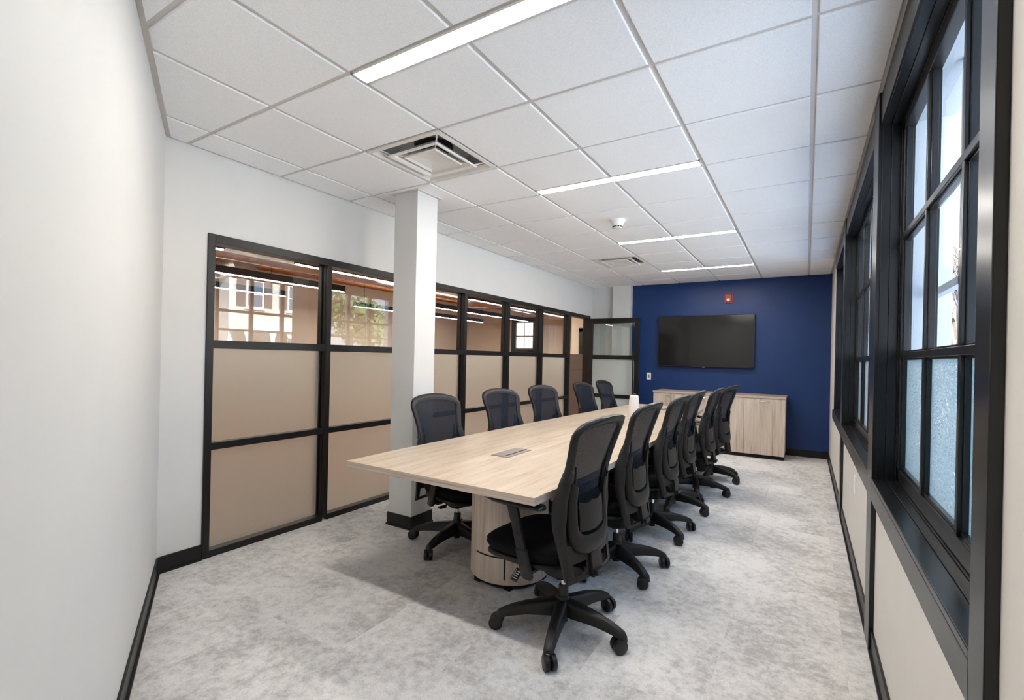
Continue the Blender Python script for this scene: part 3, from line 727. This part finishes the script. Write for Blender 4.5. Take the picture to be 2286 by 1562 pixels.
    for i in range(K+1):
        f = i/K
        if f < .3: g = f/.3; outer.append((-.175+.02*0, .79-.20*g)); inner.append((-.128, .76-.15*g))
        elif f > .7: g = (1-f)/.3; outer.append((.175, .79-.20*g)); inner.append((.128, .76-.15*g))
        else:
            a = math.pi*(1-(f-.3)/.4); ca, sa = math.cos(a), math.sin(a)
            e = .62; outer.append((.175*abs(ca)**e*(1 if ca >= 0 else -1), .59-.150*abs(sa)**e)); inner.append((.128*abs(ca)**e*(1 if ca >= 0 else -1), .61-.085*abs(sa)**e))
    rings = []
    for a, b in zip(outer, inner):
        mid = ((a[0]+b[0])/2, (a[1]+b[1])/2)
        rings.append([S(*a, .010), S(*b, .010), S(*b, .030), S(b[0]*.7+a[0]*.3, b[1]*.7+a[1]*.3, .038), S(b[0]*.2+a[0]*.8, b[1]*.2+a[1]*.8, .036), S(*a, .024)])
    m = MB(); m.loft(rings); m.build('lumbar_carrier', m_black, t, smooth=True, angle=60)
    m = MB(); N = 10; rings = []
    top = [.690, .682, .674, .672, .678, .682, .678, .672, .674, .682, .690]
    for i in range(N+1):
        u = -.112+.224*i/N; zt, zb = top[i], .552-.012*math.sin(math.pi*i/N)
        rings.append([S(u, zb, .016), S(u, zt, .016), S(u, zt, .026), S(u, (zt+zb)/2, .030), S(u, zb, .026)])
    m.loft(rings); m.build('lumbar_plate', m_black, t, smooth=True, angle=50)
    m = MB(); rings = []
    for i in range(N+1):
        u = -.125+.25*i/N; b = .018*math.sin(math.pi*min(1, max(0, i/N)))
        rings.append([S(u, .54, -.004), S(u, .60, -.010-b*.3), S(u, .68, -.008-b*.2), S(u, .715, .004), S(u, .69, .013), S(u, .56, .013)])
    m.loft(rings); m.build('lumbar_cushion', m_seat, t, smooth=True, angle=80)
    for sg in (-1, 1):
        m = MB(); m.tube([S(sg*.132, .60, .012), S(sg*.135, .70, .014), S(sg*.140, .80, .014), S(sg*.150, .86, .010)], .006, 8); m.build('lumbar_strap', m_blackg, t, smooth=True)
    return t
ch0 = make_chair()
# (x, y, facing angle in world degrees, star base angle in world degrees, label)
CH = [
 (.795, .726, 174, -3.5, 'black mesh office chair closest to the camera, at the table corner, rear turned to us'),
 (.775, 1.560, 177, -37, 'window-side black mesh chair second from the camera, right behind the closest one'),
 (.790, 2.350, 178, -34, 'window-side black mesh chair third from the camera'),
 (.785, 3.060, 178, -15, 'window-side black mesh chair fourth from the camera'),
 (.850, 3.740, 178, -3, 'window-side black mesh chair fifth from the camera, second from the credenza'),
 (.895, 4.440, 170, -22, 'window-side black mesh chair nearest the oak credenza'),
 (-.335, 1.285, -10, -15, 'black mesh chair facing us beside the white column, its back whole above the table'),
 (-.37, 2.185, -12, 20, 'partition-side black mesh chair second from the white column'),
 (-.38, 3.020, -12, 50, 'partition-side black mesh chair third from the white column, middle of its row'),
 (-.37, 4.110, -6, 10, 'partition-side black mesh chair in front of the taupe cabinet, next to last in its row'),
 (-.37, 4.850, -4, 33, 'partition-side black mesh chair in front of the open glass door, last of its row'),
]
for k, (x, y, fa, ba_, lab) in enumerate(CH):
    c = ch0 if k == 0 else dup(ch0)
    rz = R(fa-90); c.location = (x, y, 0); c.rotation_euler = (0, 0, rz); c['label'] = lab
    for p in c.children:
        if p.name.startswith('star_base'): p.rotation_euler = (0, 0, R(ba_)-rz)
        if k == 6 and p.name.split('.')[0] in ('seat', 'seat_pan'): p.location = (0, -.06, 0)
        if k > 5 and p.name.split('.')[0] in ('mesh_back', 'back_frame', 'back_shell', 'lumbar_carrier', 'lumbar_plate', 'lumbar_cushion', 'lumbar_strap'): p.location = (0, -.085 if k == 6 else -.055, -.034)

# ------------------------------------------------------------------ open office beyond the partition
OX0, OX1, OY0, OY1, OH = -9.6, XL-.12, -2.5, 13.2, 3.35
m = MB(); m.box(OX0, OX1, OY0, OY1, -.12, 0); struct(m.build('floor_office', m_ofloor))
m = MB(); m.box(OX0, OX1, OY0, OY1, OH, OH+.12); struct(m.build('ceiling_office', m_deck))
m = MB(); m.box(OX0-.12, OX0, OY0-.1, OY1+.1, 0, OH+.12); struct(m.build('wall_office_far', m_owall))
m = MB(); m.box(OX0, OX1, OY0-.12, OY0, 0, OH+.12); m.box(OX1, OX1+.12, OY0-.12, CORN[1]-.12, 0, OH+.12); m.box(OX1, OX1+.12, CORN[1]-.12, YB+.2, H+.12, OH+.12); m.box(OX1, OX1+.12, YB+.12, OY1, 0, OH+.12)
struct(m.build('wall_office_side', m_owall))
m = MB(); wx0, wx1, wz0, wz1 = -7.30, -6.52, 1.66, 2.66
m.box(OX0, wx0, OY1, OY1+.12, 0, OH+.12); m.box(wx1, OX1+.12, OY1, OY1+.12, 0, OH+.12); m.box(wx0, wx1, OY1, OY1+.12, 0, wz0); m.box(wx0, wx1, OY1, OY1+.12, wz1, OH+.12)
struct(m.build('wall_office_end', m_owall))
wn = sempty('window_5', ((wx0+wx1)/2, OY1, 0)); hw = (wx1-wx0)/2
m = MB(); m.box(-hw-.14, -hw, -.03, .02, wz0-.14, wz1+.14); m.box(hw, hw+.14, -.03, .02, wz0-.14, wz1+.14); m.box(-hw, hw, -.03, .02, wz1, wz1+.14); m.box(-hw, hw, -.05, .02, wz0-.14, wz0); m.build('casing', m_trim, wn)
m = MB(); m.box(-hw, -hw+.05, .02, .06, wz0, wz1); m.box(hw-.05, hw, .02, .06, wz0, wz1); m.box(-hw, hw, .02, .06, wz1-.05, wz1); m.box(-hw, hw, .02, .06, wz0, wz0+.06); m.box(-hw, hw, .02, .06, 2.10, 2.15); m.box(-.012, .012, .03, .05, wz0, wz1); m.build('sash', m_extw, wn)
# interior block wall that closes the hall, with a black door
m = MB(); m.box(-3.35, OX1, 9.6, 9.72, 0, OH); struct(m.build('wall_hall', m_owall))
dr = sempty('door_2', (-2.55, 9.6, 0)); m = MB(); m.box(-.58, -.48, -.03, 0, 0, 2.12); m.box(.48, .58, -.03, 0, 0, 2.12); m.box(-.58, .58, -.03, 0, 2.04, 2.14); m.build('door_casing', m_trim, dr)
m = MB(); m.box(-.46, -.30, -.02, 0, 0, 2.02); m.box(.32, .46, -.02, 0, 0, 2.02); m.box(-.30, .32, -.02, 0, 1.88, 2.02); m.box(-.30, .32, -.02, 0, 1.36, 1.44); m.box(-.30, .32, -.02, 0, 0, .2); m.build('door_leaf', m_frame, dr)
m = MB(); m.box(-.30, .32, -.012, -.004, .2, 1.88); m.build('door_pane', m_frostd, dr)
cb = thing('storage_cabinet', 'tall taupe storage cabinet seen through the open doorway', 'cabinet', (-2.72, 8.5, 0))
m = MB(); m.box(-.16, .20, 0, .45, 0, 1.465); m.build('cabinet_body', m_cab, cb, bevel=.003)
m = MB(); m.box(-.158, .198, -.018, -.0005, .05, 1.10); m.build('cabinet_door', m_cab, cb, bevel=.002)
m = MB(); m.box(-.158, .198, -.018, -.0005, 1.11, 1.455); m.build('cabinet_door', m_cab, cb, bevel=.002)
# beams, ducts
for k, (x, lab) in enumerate(((-7.9, 'timber ceiling beam next door, deepest one'), (-3.0, 'timber ceiling beam next door, just beyond the partition'))):
    m = MB(); m.box(x-.09, x+.09, OY0, OY1, OH-.24, OH-.001); tag(m.build('timber_beam', m_beam, bevel=.006), lab, 'beam')
def duct(path, r, lab):
    m = MB(); m.tube(path, r, 28)
    p0, p1 = Vector(path[0]), Vector(path[-1]); L_ = (p1-p0).length; n_ = int(L_/.12)
    for i in range(1, n_): q = p0.lerp(p1, i/n_); d_ = (p1-p0).normalized(); m.tube([q-d_*.004, q+d_*.004], r*1.012, 28)
    tag(m.build('duct', m_galv, smooth=True, angle=60), lab, 'air duct')
duct([(-6.1, -.5, 2.98), (-6.1, 12.6, 2.98)], .16, 'galvanised round duct running the length of the next-door office')
duct([(-9.4, 3.0, 2.86), (-6.35, 3.0, 2.90)], .22, 'fat galvanised duct crossing the next-door office behind the first pane')
duct([(-5.6, 8.3, 2.84), (-4.25, 8.3, 2.84)], .24, 'short fat galvanised duct seen through the pane past the white column')
PEN = [(-3.85, -1.0, 1.39, 'pendant light next door nearest the first pane, only its tip in view'), (-3.85, 2.27, 4.9, 'pendant light next door across the second pane top'), (-3.98, 6.12, 10.4, 'pendant light next door highest in the panes past the column'),
       (-5.55, -.5, 4.37, 'long pendant light next door across the first pane'), (-5.78, 5.9, 11.5, 'middle pendant light next door in the panes past the column'),
       (-7.32, .5, 4.33, 'lowest-looking pendant light next door in the first pane'), (-7.5, 6.2, 11.45, 'lowest-looking pendant light next door in the panes past the column')]
for x, a, b, lab in PEN:
    t = thing('pendant_light', lab, 'light', (x, (a+b)/2, 2.5), 0, 'linear pendants in the office next door'); h2 = (b-a)/2
    m = MB(); m.box(-.035, .035, -h2, h2, .004, .06); m.box(-.035, -.030, -h2, h2, .06, .11); m.box(.030, .035, -h2, h2, .06, .11); m.box(-.03, .03, -h2, -h2+.004, .06, .11); m.box(-.03, .03, h2-.004, h2, .06, .11); m.build('housing', m_black, t)
    m = MB(); m.box(-.026, .026, -h2+.01, h2-.01, .0605, .066); m.build('added_upglow', m_pend, t)  # hidden upward glow, added to brighten the wood ceiling
    m = MB(); m.box(-.028, .028, -h2+.01, h2-.01, -.004, .004); m.build('lamp_strip', m_pend, t)
    m = MB()
    for yy in (-h2+.3, 0, h2-.3): m.tube([(0, yy, .11), (0, yy, OH-2.501)], .004, 6)
    m.build('suspension_rod', m_black, t)

# ------------------------------------------------------------------ outside, across the street (seen in the glass reflections and the windows)
m = MB(); m.box(2.38, 120, -60, 160, -.9, -.6); struct(m.build('ground', m_bounce_ground))
m = MB(); m.box(OX0-.12, 2.36, -3.2, OY1+.12, OH+.14, OH+.34); struct(m.build('ceiling_sun_block_slab', m_roof))  # unseen roof, put in to keep the sun out of the rooms
hs = thing('clapboard_house', 'pale clapboard house with dark shutters and white porch, mirrored in the partition glass', 'house', (18, 0, -.6))
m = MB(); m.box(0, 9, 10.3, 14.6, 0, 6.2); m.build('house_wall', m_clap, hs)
m = MB(); m.prism([(9.9, 6.2), (15.0, 6.2), (12.45, 8.6)], -.5, 9.5, T=Matrix(((0, 0, 1, 0), (1, 0, 0, 0), (0, 1, 0, 0), (0, 0, 0, 1)))); m.build('roof', m_roof, hs)
m = MB(); m.box(-.35, 0, 9.95, 14.9, 5.85, 6.2); m.box(-.02, .0, 10.3, 10.5, 0, 5.9); m.box(-.02, 0, 14.4, 14.6, 0, 5.9); m.build('eave_trim', m_extw, hs)
for y, z in ((11.5, 4.15), (13.6, 4.15), (13.6, 1.5)):
    m = MB(); m.box(-.06, 0, y-.42, y+.42, z-.08, z+1.28); m.box(-.09, 0, y-.5, y+.5, z-.16, z-.08); wf = m.build('house_window', m_extw, hs)
    m = MB(); m.box(-.07, -.055, y-.34, y+.34, z, z+.56); m.box(-.07, -.055, y-.34, y+.34, z+.62, z+1.2); m.build('window_pane', m_eglass, wf)
    for sg in (-1, 1):
        m = MB(); m.box(-.05, 0, y+sg*.66-.2, y+sg*.66+.2, z-.02, z+1.22); m.build('shutter', m_shut, hs)
m = MB(); m.box(-1.6, 0, 10.3, 13.0, 2.95, 3.35); m.build('porch_roof', m_extw, hs)
for y in (10.45, 11.6, 12.85):
    m = MB(); m.lathe([(.16, 0), (.16, .15), (.10, .2), (.09, 2.6), (.15, 2.75), (.15, 2.95)], 16, c=(-1.4, y)); m.build('porch_column', m_extw, hs, smooth=True)
m = MB(); m.box(-.05, 0, 11.0, 11.9, .3, 2.5); m.build('house_door', m_shut, hs)
m = MB(); m.box(-1.6, 0, 10.3, 13.0, 0, .3); m.build('porch_step', m_extw, hs)
bk = thing('brick_building', 'red brick building beyond the clapboard house, mirrored at the first pane edge', 'building', (28, 0, -.6))
m = MB(); m.box(0, 8, 2, 12.4, 0, 5.6); m.build('building_wall', m_brick, bk)
m = MB(); m.box(-.2, 8, 1.8, 12.6, 5.6, 6.0); m.build('cornice', m_extw, bk)
for y in (3.5, 6, 8.5, 11):
    for z in (1, 3.4): m = MB(); m.box(-.05, .02, y-.5, y+.5, z, z+1.5); m.build('building_window', m_eglass, bk)
def leafy(x, y, h, r, lab, n=900):
    t = thing('leafy_tree', lab, 'tree', (x, y, -.6)); m = MB(); m.tube([(0, 0, 0), (.1, .05, h*.5), (0, .1, h*.9)], [.22, .16, .06], 8); m.build('trunk', m_bark, t, smooth=True)
    m = MB(); rnd = random.Random(int(x*10+y))
    for i in range(n):
        a = rnd.uniform(0, 6.28); b = math.acos(rnd.uniform(-1, 1)); rr = r*rnd.uniform(.45, 1)
        c = Vector((rr*math.sin(b)*math.cos(a), rr*math.sin(b)*math.sin(a), h*.72+rr*.9*math.cos(b))); sz = rnd.uniform(.12, .26)
        u = Vector((rnd.uniform(-1, 1), rnd.uniform(-1, 1), rnd.uniform(-1, 1))).normalized(); v_ = u.orthogonal().normalized(); w_ = u.cross(v_)
        m._a([c+v_*sz, c+w_*sz*.6, c-v_*sz, c-w_*sz*.6], [(0, 1, 2, 3)])
    m.build('foliage', m_leaf, t)
leafy(18.5, 17.6, 6.0, 1.9, 'leafy tree right of the clapboard house, mirrored in the second pane')
leafy(21, 21.5, 5.2, 1.6, 'smaller leafy tree farther along, mirrored near the white column', 700)
def bare(x, y, h, seed, lab):
    t = thing('bare_tree', lab, 'tree', (x, y, -.6)); m = MB(); rnd = random.Random(seed)
    def grow(p, d, l, r, lev):
        q = p+d*l; k = Vector((rnd.uniform(-1, 1), rnd.uniform(-1, 1), rnd.uniform(-1, 1)))*l*.08
        m.tube([p, (p+q)/2+k, q], [r, r*.85, r*.68], 5, cap=False)
        if lev == 0: return
        for i in range(3 if lev > 1 else 4):
            nd = (d+Vector((rnd.uniform(-.8, .8), rnd.uniform(-.8, .8), rnd.uniform(-.15, .65)))*.8).normalized(); grow(p.lerp(q, rnd.uniform(.55, 1)), nd, l*rnd.uniform(.6, .8), r*.6, lev-1)
    grow(Vector((0, 0, 0)), Vector((0, 0, 1)), h*.32, .12, 5); m.build('branches', m_bark, t)
bare(6.2, 20, 9.0, 3, 'bare leafless tree outside the closest window'); bare(9.5, 36, 12.0, 11, 'taller bare tree farther up the street outside')
bh = thing('brown_house', 'low brown house up the street outside the closest window', 'house', (4.9, 44, -.6))
m = MB(); m.box(0, 7, 0, 8, 0, 3.3); m.build('house_wall', m_brownw, bh)
m = MB(); m.prism([(-.4, 3.3), (7.4, 3.3), (3.5, 5.0)], -.4, 8.4, T=Matrix(((1, 0, 0, 0), (0, 0, 1, 0), (0, 1, 0, 0), (0, 0, 0, 1)))); m.build('roof', m_roof, bh)
m = MB(); m.box(1, 2.1, -.06, .02, 1.0, 2.3); m.build('house_window', m_extw, bh)

nb = thing('neighbour_house', 'grey sided house outside the small end window of the office next door', 'house', (-14, 30, -.6))
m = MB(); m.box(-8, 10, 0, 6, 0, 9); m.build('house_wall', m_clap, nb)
m = MB(); m.box(-.5, .5, -.06, .02, 2.2, 3.8); m.build('house_window', m_eglass, nb)
m = MB(); m.box(1.2, 2.4, -.08, .02, 1.6, 3.9); m.build('house_door', m_shut, nb)
